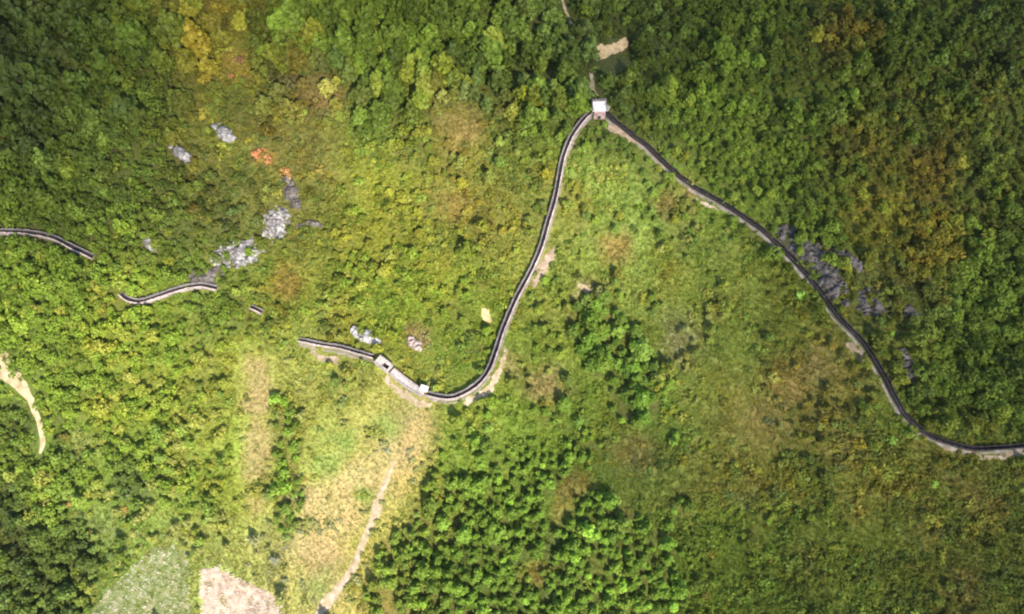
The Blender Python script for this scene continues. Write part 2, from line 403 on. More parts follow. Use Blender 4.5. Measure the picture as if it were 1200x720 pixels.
def ground_mat():
    m, nt, b = new_mat('hillside_cover')
    at = nd(nt, 'ShaderNodeAttribute', attribute_name='cover')
    tc = nd(nt, 'ShaderNodeTexCoord')
    def noise(scale, detail, rough=0.65):
        n = nd(nt, 'ShaderNodeTexNoise'); n.inputs['Scale'].default_value = scale; n.inputs['Detail'].default_value = detail; n.inputs['Roughness'].default_value = rough
        nt.links.new(tc.outputs['Object'], n.inputs['Vector']); return n
    n1 = noise(0.9, 8); n2 = noise(0.10, 5)
    r1 = nd(nt, 'ShaderNodeMapRange'); r1.inputs[1].default_value = 0.3; r1.inputs[2].default_value = 0.7; r1.inputs[3].default_value = 0.55; r1.inputs[4].default_value = 1.45
    nt.links.new(n1.outputs['Fac'], r1.inputs[0])
    sc = nd(nt, 'ShaderNodeVectorMath', operation='SCALE'); nt.links.new(at.outputs['Color'], sc.inputs[0]); nt.links.new(r1.outputs[0], sc.inputs['Scale'])
    # drier, browner patches
    dry = nd(nt, 'ShaderNodeMixRGB', blend_type='MULTIPLY'); dry.inputs[2].default_value = (1.10, 0.97, 1.05, 1)
    r2 = nd(nt, 'ShaderNodeMapRange'); r2.inputs[1].default_value = 0.42; r2.inputs[2].default_value = 0.62
    nt.links.new(n2.outputs['Fac'], r2.inputs[0]); nt.links.new(r2.outputs[0], dry.inputs[0]); nt.links.new(sc.outputs[0], dry.inputs[1])
    nt.links.new(dry.outputs[0], b.inputs['Base Color'])
    bump(nt, b, n1.outputs['Fac'], 0.9, 0.5)
    return m
M_GROUND = ground_mat()

# ------------------------------------------------------------------ unseen clouds added above the drone to shade the slope's top and right
def shade_cloud(name, px, py, rx, ry, rz, density, alt, rot=0.0):
    g = unproject(np.array([px]), np.array([py]))[0]
    c = g + SUN_DIR * ((alt - g[2]) / SUN_DIR[2])
    bm = bmesh.new(); bmesh.ops.create_icosphere(bm, subdivisions=4, radius=1.0)
    for v in bm.verts:
        p = v.co
        k = 1 + 0.22 * math.sin(3.1 * p.x + 1.3 * px) * math.cos(2.7 * p.y + py) + 0.1 * math.sin(7.3 * p.y + 5.1 * p.x)
        v.co = Vector((p.x * rx * k, p.y * ry * k, p.z * rz))
    me = bpy.data.meshes.new(name); bm.to_mesh(me); bm.free()
    m = bpy.data.materials.new('cloud_vapour'); m.use_nodes = True; nt = m.node_tree; nt.nodes.clear()
    out = nd(nt, 'ShaderNodeOutputMaterial'); v = nd(nt, 'ShaderNodeVolumePrincipled')
    v.inputs['Color'].default_value = (0.97, 0.98, 1, 1); v.inputs['Density'].default_value = density; v.inputs['Anisotropy'].default_value = 0.3
    nt.links.new(v.outputs[0], out.inputs['Volume'])
    o = link(name, me, [m]); o.location = c; o.rotation_euler = (0, 0, rot)
    return tag(o, kind='structure')
shade_cloud('shade_cloud', 1100, 380, 165, 235, 60, 0.0046, 620, 0.15)
shade_cloud('shade_cloud', 20, 130, 62, 80, 45, 0.0055, 600, 0.2)
shade_cloud('shade_cloud', 430, -40, 400, 66, 45, 0.0070, 640, -0.03)

def haze():
    mb = MB(); mb.box(-4300, 4300, -4300, 4300, -90, 270); o = mb.build('haze', HAZE)
    return tag(o, kind='stuff')
HAZE = bpy.data.materials.new('thin_haze'); HAZE.use_nodes = True
HAZE.node_tree.nodes.clear()
_o = nd(HAZE.node_tree, 'ShaderNodeOutputMaterial'); _v = nd(HAZE.node_tree, 'ShaderNodeVolumePrincipled')
_v.inputs['Color'].default_value = (0.95, 0.93, 0.85, 1); _v.inputs['Density'].default_value = 0.00002; _v.inputs['Anisotropy'].default_value = 0.0
HAZE.node_tree.links.new(_v.outputs[0], _o.inputs['Volume'])
haze()
# ------------------------------------------------------------------ ground sheet
def axis(lo, hi, step, far, n):
    a = np.arange(lo, hi + 1e-6, step)
    g = (far - abs(hi)) ** (np.linspace(0, 1, n + 1)[1:]) 
    up = hi + g * 1.0
    g2 = (far - abs(lo)) ** (np.linspace(0, 1, n + 1)[1:])
    return np.concatenate([(lo - g2)[::-1], a, up])
gx = axis(-250, 250, 1.25, 4000, 26); gy = axis(-140, 190, 1.25, 4000, 26)
XX, YY = np.meshgrid(gx, gy)
ZZ = height(XX, YY)
PXG, PYG = to_px(np.stack([XX, YY, ZZ], -1))
behind = (YY < -250) | (np.hypot(XX, YY) > 900)
PXG = np.where(behind, 600, np.clip(PXG, -120, 1320)); PYG = np.where(behind, 150, np.clip(PYG, -120, 840))
V = np.stack([XX, YY, ZZ], -1).reshape(-1, 3)
nx, ny = len(gx), len(gy)
I = np.arange(nx * ny).reshape(ny, nx)
F = np.stack([I[:-1, :-1], I[:-1, 1:], I[1:, 1:], I[1:, :-1]], -1).reshape(-1, 4)
me = mesh_np('ground', V, F)
gcol = cover(PXG.ravel(), PYG.ravel())
td, _, sdn = densities(PXG.ravel(), PYG.ravel())
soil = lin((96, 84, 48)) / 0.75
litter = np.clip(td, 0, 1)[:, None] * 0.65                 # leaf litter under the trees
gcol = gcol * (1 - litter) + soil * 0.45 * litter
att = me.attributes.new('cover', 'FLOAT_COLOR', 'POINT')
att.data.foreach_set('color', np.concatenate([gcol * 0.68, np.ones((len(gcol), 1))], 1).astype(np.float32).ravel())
me.polygons.foreach_set('use_smooth', np.ones(len(me.polygons), bool))
ground = tag(link('ground', me, [M_GROUND]), kind='structure')

# ------------------------------------------------------------------ paths, fields, scars
def smooth_line(pts, step):
    P = np.array(pts, float)
    Q = np.vstack([2 * P[0] - P[1], P, 2 * P[-1] - P[-2]])
    out = []
    for i in range(1, len(Q) - 2):
        p0, p1, p2, p3 = Q[i - 1], Q[i], Q[i + 1], Q[i + 2]
        n = max(2, int(np.linalg.norm(p2[:2] - p1[:2]) / step))
        for k in range(n):
            t = k / n
            out.append(0.5 * ((2 * p1) + (-p0 + p2) * t + (2 * p0 - 5 * p1 + 4 * p2 - p3) * t * t + (-p0 + 3 * p1 - 3 * p2 + p3) * t ** 3))
    out.append(P[-1])
    return np.array(out)
KEEP_OUT = []                                                # (world polyline, trees right, trees left, shrubs right, shrubs left)
def path(name, pts, mat, seed):
    """pts: (px, py, width in m)"""
    w = upx([(p[0], p[1]) for p in pts])
    L = smooth_line([(a[0], a[1], p[2]) for a, p in zip(w, pts)], 0.8)
    d = np.gradient(L[:, :2], axis=0); d /= np.linalg.norm(d, axis=1)[:, None] + 1e-9
    n = np.stack([d[:, 1], -d[:, 0]], 1)
    K = np.arange(len(L))
    V = []; cols = 5
    for j in range(cols):
        u = j / (cols - 1) * 2 - 1
        e = 1 + (0.9 * (fbm(K * 0.22 + 50 * (j > 2), np.full(len(K), seed * 3.7), 2) - 0.5) if j in (0, cols - 1) else 0)
        xy = L[:, :2] + n * (u * L[:, 2] * 0.5 * e)[:, None]
        z = height(xy[:, 0], xy[:, 1]) + (0.12 if 0 < j < cols - 1 else 0.05)
        V.append(np.column_stack([xy, z]))
    V = np.stack(V, 1); m, c = V.shape[:2]
    I = np.arange(m * c).reshape(m, c)
    F = np.stack([I[:-1, :-1], I[:-1, 1:], I[1:, 1:], I[1:, :-1]], -1).reshape(-1, 4)
    me = mesh_np(name, V.reshape(-1, 3), F)
    me.polygons.foreach_set('use_smooth', np.ones(len(F), bool))
    wid = float(np.mean(L[:, 2]))
    KEEP_OUT.append((L[::3, :2].tolist(), wid * 0.5 + (4.8 if 'trail' in name else 1.6), wid * 0.5 + (4.6 if 'trail' in name else 0.9), wid * 0.4 + 0.2 if 'verge' not in name else 0.3, wid * 0.4 if 'verge' not in name else 0.3))
    return tag(link(name, me, [mat]), kind='structure')
path('dirt_road', [(-30, 400, 6), (-12, 414, 6.5), (2, 427, 7), (13, 440, 7), (24, 453, 4.4), (35, 467, 2.5), (42, 483, 2.1), (47, 500, 1.8), (50, 518, 1.6), (47, 532, 0.9)], M_PATH, 3)
path('footpath', [(462, 540, 0.8), (452, 565, 1.6), (444, 585, 2.4), (440, 602, 3.4), (432, 622, 2.6), (424, 640, 2.2), (416, 660, 2.8), (405, 680, 2.8), (391, 697, 3.2), (379, 712, 3.6), (370, 730, 2.0)], M_FOOT, 5)
path('hill_trail', [(656, -12, 1.0), (661, 8, 1.2), (667, 24, 1.6), (672, 34, 1.0)], M_FOOT, 8)
path('hill_trail', [(692, 86, 1.2), (694, 96, 1.7), (694, 108, 2.2), (698, 114, 2.4)], M_PATH, 9)

M_VERGE0 = noisy('worn_stony_soil', 0.4, [(0.32, (0.14, 0.11, 0.05)), (0.5, (0.27, 0.195, 0.125)), (0.72, (0.42, 0.315, 0.235))], 0.6, 0.15, detail=8)
PATCHES = []
def patch(name, poly, mat, lift, step=0.6, seed=0.0, rows=0.0):
    """a draped sheet over a polygon given in photograph pixels"""
    W = upx(poly)[:, :2]
    PATCHES.append(W.tolist())
    x = np.arange(W[:, 0].min() - 2, W[:, 0].max() + 2, step); y = np.arange(W[:, 1].min() - 2, W[:, 1].max() + 2, step)
    X, Y = np.meshgrid(x, y)
    jx = X + 2.6 * (fbm(X / 2.5, Y / 2.5, 2, seed) - 0.5); jy = Y + 2.6 * (fbm(X / 2.5, Y / 2.5, 2, seed + 9) - 0.5)
    ins = inside(jx, jy, W.tolist())
    Z = height(X, Y) + lift + 0.12 * fbm(X / 1.2, Y / 1.2, 2, seed)
    if rows: Z = Z + 0.12 * np.sin((X * 0.5 + Y * 0.87) * 2 * math.pi / rows)
    I = np.arange(X.size).reshape(X.shape)
    F = np.stack([I[:-1, :-1], I[:-1, 1:], I[1:, 1:], I[1:, :-1]], -1).reshape(-1, 4)
    ok = ins.ravel()[F].all(1)
    F = F[ok]
    used = np.unique(F); mp = -np.ones(X.size, int); mp[used] = np.arange(len(used))
    V = np.stack([X, Y, Z], -1).reshape(-1, 3)[used]
    me = mesh_np(name, V, mp[F])
    me.polygons.foreach_set('use_smooth', np.ones(len(F), bool))
    return tag(link(name, me, [mat]), kind='structure')
patch('field', POLY_FIELD_A, M_FIELD_A, 0.06, seed=3, rows=1.5)
patch('field', POLY_FIELD_B, M_FIELD_B, 0.06, seed=7, rows=1.3)
patch('bare_soil', [(697, 55), (704, 51), (712, 53), (720, 48), (735, 44), (737, 52), (728, 60), (716, 66), (705, 72)], M_SCAR, 0.08, 0.45, seed=13)
patch('bare_soil', [(565, 358), (573, 362), (577, 376), (571, 380), (565, 370)], M_SCAR, 0.08, 0.45, seed=21)
patch('bare_soil', [(622, 336), (630, 312), (640, 294), (650, 286), (654, 296), (644, 314), (634, 334)], M_VERGE0, 0.08, 0.45, seed=23)
patch('bare_soil', [(455, 440), (472, 455), (490, 466), (512, 471), (505, 478), (482, 476), (462, 462), (448, 446)], M_FOOT, 0.08, 0.45, seed=27)
patch('bare_soil', [(540, 470), (560, 462), (574, 446), (582, 428), (592, 400), (596, 412), (588, 444), (570, 468), (548, 476)], M_FOOT, 0.08, 0.45, seed=29)
patch('bare_soil', [(715, 142), (730, 152), (748, 166), (744, 172), (728, 162), (712, 150)], M_VERGE0, 0.08, 0.45, seed=51)
patch('bare_soil', [(1000, 400), (1014, 420), (1012, 430), (1000, 418), (990, 402)], M_VERGE0, 0.08, 0.45, seed=53)
patch('bare_soil', [(1100, 524), (1130, 530), (1170, 532), (1205, 530), (1205, 538), (1150, 538), (1110, 532)], M_VERGE0, 0.08, 0.45, seed=55)
patch('bare_soil', [(362, 410), (385, 416), (400, 420), (396, 430), (376, 424), (360, 418)], M_VERGE0, 0.08, 0.45, seed=57)
patch('bare_soil', [(674, 330), (690, 336), (700, 346), (690, 345), (676, 338)], M_FOOT, 0.08, 0.45, seed=33)
patch('bare_soil', [(810, 226), (828, 236), (846, 247), (838, 248), (818, 238)], M_FOOT, 0.08, 0.45, seed=35)

# ------------------------------------------------------------------ stone wall sections
def wall_section(name, key, label, pale=False, w=3.0, hgt=1.5, stone=None):
    W = upx(PX_WALLS[key], hgt)
    L = smooth_line(W[:, :2].tolist(), 0.6)
    if len(L) > 30:
        K = np.arange(len(L))
    else:
        K = np.arange(len(L))
    d = np.gradient(L, axis=0); d /= np.linalg.norm(d, axis=1)[:, None]
    n = np.stack([d[:, 1], -d[:, 0]], 1)                    # to the right: the outer face
    g = height(L[:, 0], L[:, 1])
    k = 7
    gp = np.convolve(np.pad(g, k, mode='edge'), np.ones(2 * k + 1) / (2 * k + 1), 'valid')
    K = np.arange(len(L)) * 0.6
    run = np.minimum(K, K[::-1])
    ruin = np.clip(run / 4.0, 0, 1) if key in ('far', 'hook', 'stub', 'mid') else np.ones(len(L))
    top = gp + hgt * (0.35 + 0.65 * ruin) + 0.35 * (fbm(K / 3.0, K * 0 + len(L), 3) - 0.5)
    wob = 1 + 0.22 * (fbm(K / 4.0, K * 0 + 3.3 * len(L), 3) - 0.5)
    n = n * wob[:, None]
    root = empty(name, (L[0, 0], L[0, 1], g[0]))
    base = np.array([L[0, 0], L[0, 1], g[0]])
    def sweep(o0, o1, z0, z1, pick=None, mb=None):
        mb = mb or MB()
        rng = pick if pick is not None else [(0, len(L) - 1)]
        for a, b in rng:
            c = []
            for i in range(a, b + 1):
                p = L[i] + n[i] * o0; q = L[i] + n[i] * o1
                c.append([(p[0] - base[0], p[1] - base[1], z0[i] - base[2]), (q[0] - base[0], q[1] - base[1], z0[i] - base[2]),
                          (q[0] - base[0], q[1] - base[1], z1[i] - base[2]), (p[0] - base[0], p[1] - base[1], z1[i] - base[2])])
            s = len(mb.v)
            for r in c: mb.v += r
            m = len(c)
            for i in range(m - 1):
                for j in range(4):
                    j2 = (j + 1) % 4
                    mb.f.append((s + 4 * i + j, s + 4 * (i + 1) + j, s + 4 * (i + 1) + j2, s + 4 * i + j2))
            mb.f.append((s, s + 1, s + 2, s + 3)); e = s + 4 * (m - 1); mb.f.append((e + 3, e + 2, e + 1, e))
        return mb
    hw = w / 2
    low = g - 1.4
    sweep(-hw, hw, low, top).build('wall_body', M_WALL, root)
    if pale:
        sweep(-hw + 0.42, hw - 0.42, top + 0.003, top + 0.07).build('walkway', M_PALEWALK, root)
        sweep(hw - 0.40, hw + 0.05, top + 0.003, top + 0.45).build('parapet', M_COPING, root)
        sweep(-hw - 0.05, -hw + 0.40, top + 0.003, top + 0.35).build('parapet', M_COPING, root)
    else:
        pw = 0.26 if stone else 0.37
        sweep(-hw + pw - 0.03, hw - pw - 0.02, top + 0.003, top + 0.07).build('walkway', M_WALK, root)
        pm = sweep(hw - pw, hw + 0.06, top + 0.003, top + (0.95 if stone else 0.8) + 0.3 * (fbm(K / 1.5, K * 0 + 7.7, 2) - 0.5))
        runs = [(i, min(i + 3, len(L) - 1)) for i in range(0, len(L) - 2, 4) if RNG.random() < 0.72 * ruin[i]]
        sweep(hw - pw + 0.01, hw + 0.05, top + 0.60, top + (1.3 if stone else 1.15), runs, pm)
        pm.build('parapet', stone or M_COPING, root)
        pm = sweep(-hw - 0.05, -hw + pw - 0.05, top + 0.003, top + 0.7)
        sweep(-hw - 0.04, -hw + pw - 0.06, top + 0.703, top + 1.15, runs, pm)
        pm.build('parapet', M_SHADESTONE if stone else M_BACKSTONE, root)
    KEEP_OUT.append((L[::3].tolist(), 3.4, 2.2, hw + 0.45, hw + 0.25))
    return tag(root, label, 'stone wall', 'sections of the old stone wall')
wall_section('stone_wall', 'far', 'curved stone wall section running in from the left edge of the photo above the dirt road', w=1.9, hgt=0.85)
wall_section('stone_wall', 'hook', 'short hooked stone wall section just below the grey rock band on the left slope', w=1.9, hgt=0.85)
wall_section('stone_wall', 'stub', 'tiny stub of stone wall almost buried in scrub, between two longer sections', w=1.8, hgt=1.1)
wall_section('stone_wall', 'mid', 'thin dark stone wall section leading into the pale gate platform from the left', w=1.6, hgt=0.8)
wall_section('stone_wall', 'pale', 'pale broad stone wall section with bright walkway from gate platform to white block', pale=True, w=2.8, hgt=1.6)
wall_section('stone_wall', 'climb', 'dark stone wall section sweeping up from the white block to the white watchtower', w=1.8, hgt=1.05)
wall_section('stone_wall', 'ridge', 'longest stone wall section, descending from the watchtower across the right side', w=1.45, hgt=0.6, stone=M_SHADESTONE)

M_VERGE = noisy('worn_verge', 0.4, [(0.32, (0.12, 0.11, 0.06)), (0.5, (0.22, 0.185, 0.15)), (0.72, (0.36, 0.30, 0.27))], 0.6, 0.15, detail=8)
def verge(key, shift, w0, seed, a=0.0, b=1.0):
    q = PX_WALLS[key]; q = q[int(a * len(q)):max(int(b * len(q)), 2)]
    rr = random.Random(seed)
    path('wall_verge', [(x + shift[0], y + shift[1], w0 * rr.uniform(0.6, 1.3)) for x, y in q], M_VERGE, seed)
verge('ridge', (-3, 4), 0.9, 41, 0.0, 0.5); verge('ridge', (-5, 3), 0.8, 42, 0.52, 0.82); verge('ridge', (-1, 5), 1.0, 43, 0.8, 1.0)
verge('climb', (4, 2), 0.6, 44, 0.3, 0.95); verge('climb', (2, 6), 1.0, 45, 0.0, 0.36); verge('mid', (0, 6), 1.0, 46)
# ------------------------------------------------------------------ watchtower and wall buildings
def watchtower():
    p = upx([(702, 129)], 2.0)[0]
    g = float(height(p[0], p[1]))
    root = empty('watchtower', (p[0], p[1], g), R(2))
    b = MB(); b.box(-1.95, 1.95, -2.3, 2.1, -1.5, 3.6); b.build('tower_body', M_PINK, root, 0.06)
    d = MB(); d.box(-0.55, 0.55, -2.36, -2.303, 0.0, 1.9); d.build('doorway', M_DARK, root)
    fr = MB(); fr.box(-0.8, -0.56, -2.42, -2.305, 0, 2.15); fr.box(0.56, 0.8, -2.42, -2.305, 0, 2.15); fr.box(-0.55, 0.55, -2.42, -2.305, 1.91, 2.15); fr.build('door_frame', M_COPING, root)
    for sx in (-1, 1):
        w = MB(); w.box(sx * 1.3 - 0.25, sx * 1.3 + 0.25, -2.36, -2.303, 2.4, 3.0); w.build('window', M_DARK, root)
    r = MB(); r.box(-2.55, 2.55, -1.7, 2.5, 3.61, 3.95); r.build('roof_slab', M_WHITE, root, 0.05)
    pa = MB()
    pa.box(-2.5, 2.5, 2.1, 2.45, 3.955, 4.75)
    for k in range(5): pa.box(-2.45 + 1.05 * k, -1.8 + 1.05 * k, 2.12, 2.43, 4.755, 5.2)
    for sx in (-2.5, 2.2): pa.box(sx, sx + 0.3, -1.65, 2.09, 3.955, 4.2)
    pa.build('parapet', M_BACKSTONE, root)
    root.scale = (1.02, 1.02, 1.0)
    return tag(root, 'white-roofed pink stone watchtower at the peak where both long walls meet', 'watchtower')
watchtower()
def steps_block():
    p = upx([(711, 127)], 0.5)[0]
    root = empty('stone_steps', (p[0], p[1], float(height(p[0], p[1]))), R(-35))
    for k in range(4):
        s = MB(); s.box(-0.9, 0.9, -1.2 + 0.5 * k, -0.703 + 0.5 * k, -1.0, 0.35 + 0.3 * k); s.build('step', M_PALEWALK, root, 0.03)
    return tag(root, 'small pale stone steps against the right side of the watchtower', 'steps')
steps_block()
def gate_platform():
    a, b = upx([(441, 420), (458, 433)], 2.6)
    c = (a + b) / 2
    ang = math.atan2(b[1] - a[1], b[0] - a[0])
    g = float(height(c[0], c[1]))
    root = empty('gate_platform', (c[0], c[1], g), ang)
    # a raised block with a stair shaft sunk into it
    m = MB(); L, Wd, z0, z1 = 3.4, 2.1, -1.6, 3.2
    sx0, sx1, sy0, sy1 = -0.3, 2.7, -1.0, 0.75
    m.box(-L, sx0, -Wd, Wd, z0, z1); m.box(sx1, L, -Wd, Wd, z0, z1)
    m.box(sx0 + 0.002, sx1 - 0.002, -Wd, sy0, z0, z1); m.box(sx0 + 0.002, sx1 - 0.002, sy1, Wd, z0, z1)
    m.build('platform_body', M_PALEWALK, root)
    f = MB(); f.box(sx0 + 0.004, sx1 - 0.004, sy0 + 0.003, sy1 - 0.003, z0, 0.5)
    for k in range(5): f.box(sx0 + 0.006 + 0.4 * k, sx0 + 0.4 * (k + 1), sy0 + 0.004, sy1 - 0.004, 0.503, 0.503 + 0.28 * (5 - k))
    f.build('stair_shaft', M_WALK, root)  # shaft's shade comes partly from the same near-black slab colour
    pr = MB()
    pr.box(-L - 0.05, L + 0.05, Wd - 0.4, Wd + 0.05, z1 + 0.003, z1 + 0.5)
    pr.box(-L - 0.05, L + 0.05, -Wd - 0.05, -Wd + 0.38, z1 + 0.003, z1 + 0.45)
    pr.build('parapet', M_COPING, root)
    root.scale = (0.86, 0.8, 0.85)
    return tag(root, 'pale raised gate platform with a dark rectangular stair opening', 'gatehouse')
gate_platform()
def guard_block():
    p = upx([(497, 456)], 2.8)[0]
    root = empty('guard_hut', (p[0], p[1], float(height(p[0], p[1]))), R(-18))
    b = MB(); b.box(-1.5, 1.5, -1.0, 1.2, -1.5, 3.3); b.build('hut_body', M_PALEWALK, root, 0.05)
    d = MB(); d.box(1.503, 1.56, -0.45, 0.65, 1.4, 3.1); d.build('doorway', M_DARK, root)
    r = MB(); r.box(-1.7, 1.7, -1.15, 1.4, 3.303, 3.55); r.build('roof_slab', M_WHITE, root, 0.05)
    root.scale = (0.8, 0.8, 0.95)
    return tag(root, 'small white flat-roofed guard hut at the lower end of the climbing dark wall', 'hut')
guard_block()

# ------------------------------------------------------------------ limestone outcrops
ROCK_SPOTS = []
def outcrop(px, py, sx, sy, rot, n, mat, label, seed, hz=1.0):
    g0 = upx([(px, py)])[0]
    sx *= 1.35; sy *= 1.5
    st = 0.33
    u, v = np.meshgrid(np.arange(-sx * 1.25, sx * 1.25, st), np.arange(-sy * 1.3, sy * 1.3, st))
    x = g0[0] + math.cos(rot) * u - math.sin(rot) * v; y = g0[1] + math.sin(rot) * u + math.cos(rot) * v
    o = seed * 13.7
    e = 1.0 - np.hypot(u / sx, v / sy)                                     # 1 in the middle, 0 at the rim
    blocks = fbm(x / 2.6 + o, y / 2.6, 3, o)
    ridged = 1 - 2 * np.abs(fbm(u / 1.7 + o, v / 0.9, 3, o + 7) - 0.5)
    step_ = np.floor((v * 0.8 + u * 0.15 + 1.6 * fbm(u / 2 + o, v / 2, 2, o)) / 0.9)
    h = 2.3 * (blocks - 0.5) * 1.9 + 1.5 * (ridged - 0.72) * 1.6 + 2.1 * e - 0.3 + 0.35 * vnoise(step_ * 3.3, step_ * 0 + seed, o)
    h = np.where(e < 0.25, h - (0.25 - e) * 6, h) * hz
    h = np.clip(h, -1.6, 2.6)
    x = x + 0.25 * (vnoise(u / 0.5, v / 0.5, o) - 0.5); y = y + 0.25 * (vnoise(u / 0.5, v / 0.5, o + 31) - 0.5)
    z = height(x, y) + h
    I = np.arange(u.size).reshape(u.shape)
    F = np.stack([I[:-1, :-1], I[:-1, 1:], I[1:, 1:], I[1:, :-1]], -1).reshape(-1, 4)
    me = mesh_np('rock_outcrop', np.stack([x, y, z], -1).reshape(-1, 3) - g0, F)
    ob = link('rock_outcrop', me, [mat]); ob.location = tuple(g0)
    k = 3
    hx, hy, hh = x[::k, ::k].ravel(), y[::k, ::k].ravel(), h[::k, ::k].ravel()
    for a, b, c in zip(hx, hy, hh):
        if c > (0.8 if sx > 8 else 0.35): ROCK_SPOTS.append((a, b, 0.55 if sx > 8 else 0.7))
    return tag(ob, label, 'rock outcrop', 'limestone outcrops on the slopes')
for args in [
    (262, 156, 4.4, 2.2, R(-42), 7, M_ROCK, 'pale jagged limestone outcrop in the upper left woods, higher of two close ones', 1),
    (211, 180, 4.8, 1.6, R(-36), 6, M_ROCK, 'narrow pale limestone outcrop in the upper left woods, lower of two close ones', 2),
    (325, 264, 4.4, 5.0, R(-40), 9, M_ROCK, 'bright white limestone outcrop at the upper right end of the rock band', 3),
    (279, 298, 9.0, 3.6, R(20), 10, M_ROCK, 'large white limestone cliff in the middle of the left rock band', 4),
    (242, 322, 6.2, 2.4, R(15), 7, M_DIMROCK, 'low grey limestone outcrop directly above the hooked wall section', 5),
    (360, 264, 4.2, 1.5, R(5), 4, M_DIMROCK, 'thin grey limestone outcrop trailing right from the bright white rock', 6),
    (341, 227, 2.6, 4.8, R(22), 5, M_DIMROCK, 'grey upright limestone outcrop below the amber bush', 7),
    (176, 286, 3.2, 1.6, R(-45), 5, M_ROCK, 'small pale limestone outcrop between the two left wall sections', 8),
    (427, 393, 5.6, 1.7, R(-26), 8, M_WHITEROCK, 'streak of white limestone just above the thin wall by the gate platform', 9),
    (486, 403, 3.2, 1.6, R(-45), 4, M_PINKROCK, 'small pinkish limestone outcrop in scrub above the broad pale wall', 10),
    (945, 292, 11.0, 4.2, R(-38), 9, M_DIMROCK, 'grey limestone slab touching the upper side of the longest wall', 11),
    (972, 332, 4.0, 8.5, R(32), 8, M_DIMROCK, 'grey limestone strip running beside the longest wall below the grey slab', 12),
    (1022, 354, 7.0, 4.6, R(20), 8, M_DIMROCK, 'isolated lilac-grey limestone outcrop in the right woods away from the wall', 13),
    (990, 303, 7.0, 2.6, R(-30), 6, M_DIMROCK, 'low dark grey limestone ledge amid trees above the longest wall', 14),
    (1064, 366, 4.4, 2.0, R(-10), 4, M_DIMROCK, 'faint grey limestone ledge at the right end of the rocks in the woods', 15),
    (1062, 430, 3.0, 5.6, R(15), 4, M_DIMROCK, 'dark limestone ledge close to the lower half of the longest wall', 16),
]:
    outcrop(*args)

# ------------------------------------------------------------------ plants: prototypes
def cards(P, N, size, rr, curl=0.25):
    """leaf clumps: one bent five-sided face per point, facing roughly N"""
    n = len(P)
    N = N / (np.linalg.norm(N, axis=1)[:, None] + 1e-9)
    a = rr.normal(size=(n, 3)); T = a - N * (a * N).sum(1)[:, None]; T /= np.linalg.norm(T, axis=1)[:, None] + 1e-9
    B = np.cross(N, T)
    s = np.asarray(size)[:, None] if np.ndim(size) else np.full((n, 1), size)
    k = 6; V = []
    for j in range(k):
        an = 2 * math.pi * j / k
        r = rr.uniform(0.55, 1.15, (n, 1)) * s
        V.append(P + T * math.cos(an) * r + B * math.sin(an) * r * 0.8 - N * curl * r * rr.uniform(0, 1, (n, 1)))
    V = np.stack(V, 1).reshape(-1, 3)
    I = np.arange(n)[:, None] * k
    F = np.concatenate([I + np.array([0, 1, 2, 3]), I + np.array([0, 3, 4, 5])])
    return V, F
def crown_mesh(name, lobes, per, size, seed, squash=1.0):
    rr = np.random.default_rng(seed)
    VV = []; FF = []; b = 0
    for (cx, cy, cz, rx, rz) in lobes:
        n = int(per * (rx ** 2))+10
        d = rr.normal(size=(n, 3)); d /= np.linalg.norm(d, axis=1)[:, None]
        d[:, 2] = np.where(d[:, 2] < -0.45, -d[:, 2], d[:, 2])
        rad = rr.uniform(0.62, 1.06, (n, 1)) ** 0.7
        P = d * rad * np.array((rx, rx, rz)) + np.array((cx, cy, cz))
        N = d / np.array((rx, rx, rz)) + rr.normal(size=(n, 3)) * 0.55 / rx
        V, F = cards(P, N, size * rr.uniform(0.7, 1.3, n), rr)
        VV.append(V); FF.append(F + b); b += len(V)
    return mesh_np(name, np.concatenate(VV), np.concatenate(FF))
def pine_crown(seed):
    rr = random.Random(seed)
    lobes = []
    for k in range(7):                                       # tapering whorls
        t = k / 6
        r = 1.5 * (1 - t) ** 0.62 * rr.uniform(0.85, 1.1) + 0.28
        z = 1.35 + 3.1 * t
        lobes.append((rr.uniform(-.18, .18), rr.uniform(-.18, .18), z, r * 0.85, 0.62))
        for j in range(3 if t < 0.7 else 0):
            an = rr.uniform(0, 6.28)
            lobes.append((math.cos(an) * r * 0.75, math.sin(an) * r * 0.75, z - 0.1, r * 0.48, 0.42))
    return crown_mesh('pine_crown', lobes, 13, 0.34, seed)
def broad_crown(seed):
    rr = random.Random(seed)
    lobes = [(0, 0, 3.0, 1.35, 1.15)]
    for k in range(rr.randint(6, 9)):
        an = k * 2.4 + rr.uniform(-.5, .5); q = rr.uniform(0.8, 1.6)
        lobes.append((math.cos(an) * q, math.sin(an) * q, rr.uniform(2.1, 4.0) - 0.35 * q, rr.uniform(0.55, 0.98), rr.uniform(0.5, 0.85)))
    return crown_mesh('broadleaf_crown', lobes, 24, 0.32, seed)
def shrub_crown(seed):
    rr = random.Random(seed)
    lobes = [(0, 0, 0.45, 0.65, 0.55)]
    for k in range(rr.randint(3, 5)):
        an = rr.uniform(0, 6.28); q = rr.uniform(0.4, 0.85)
        lobes.append((math.cos(an) * q, math.sin(an) * q, rr.uniform(0.25, 0.7), rr.uniform(0.3, 0.5), rr.uniform(0.3, 0.5)))
    return crown_mesh('shrub_crown', lobes, 40, 0.22, seed)
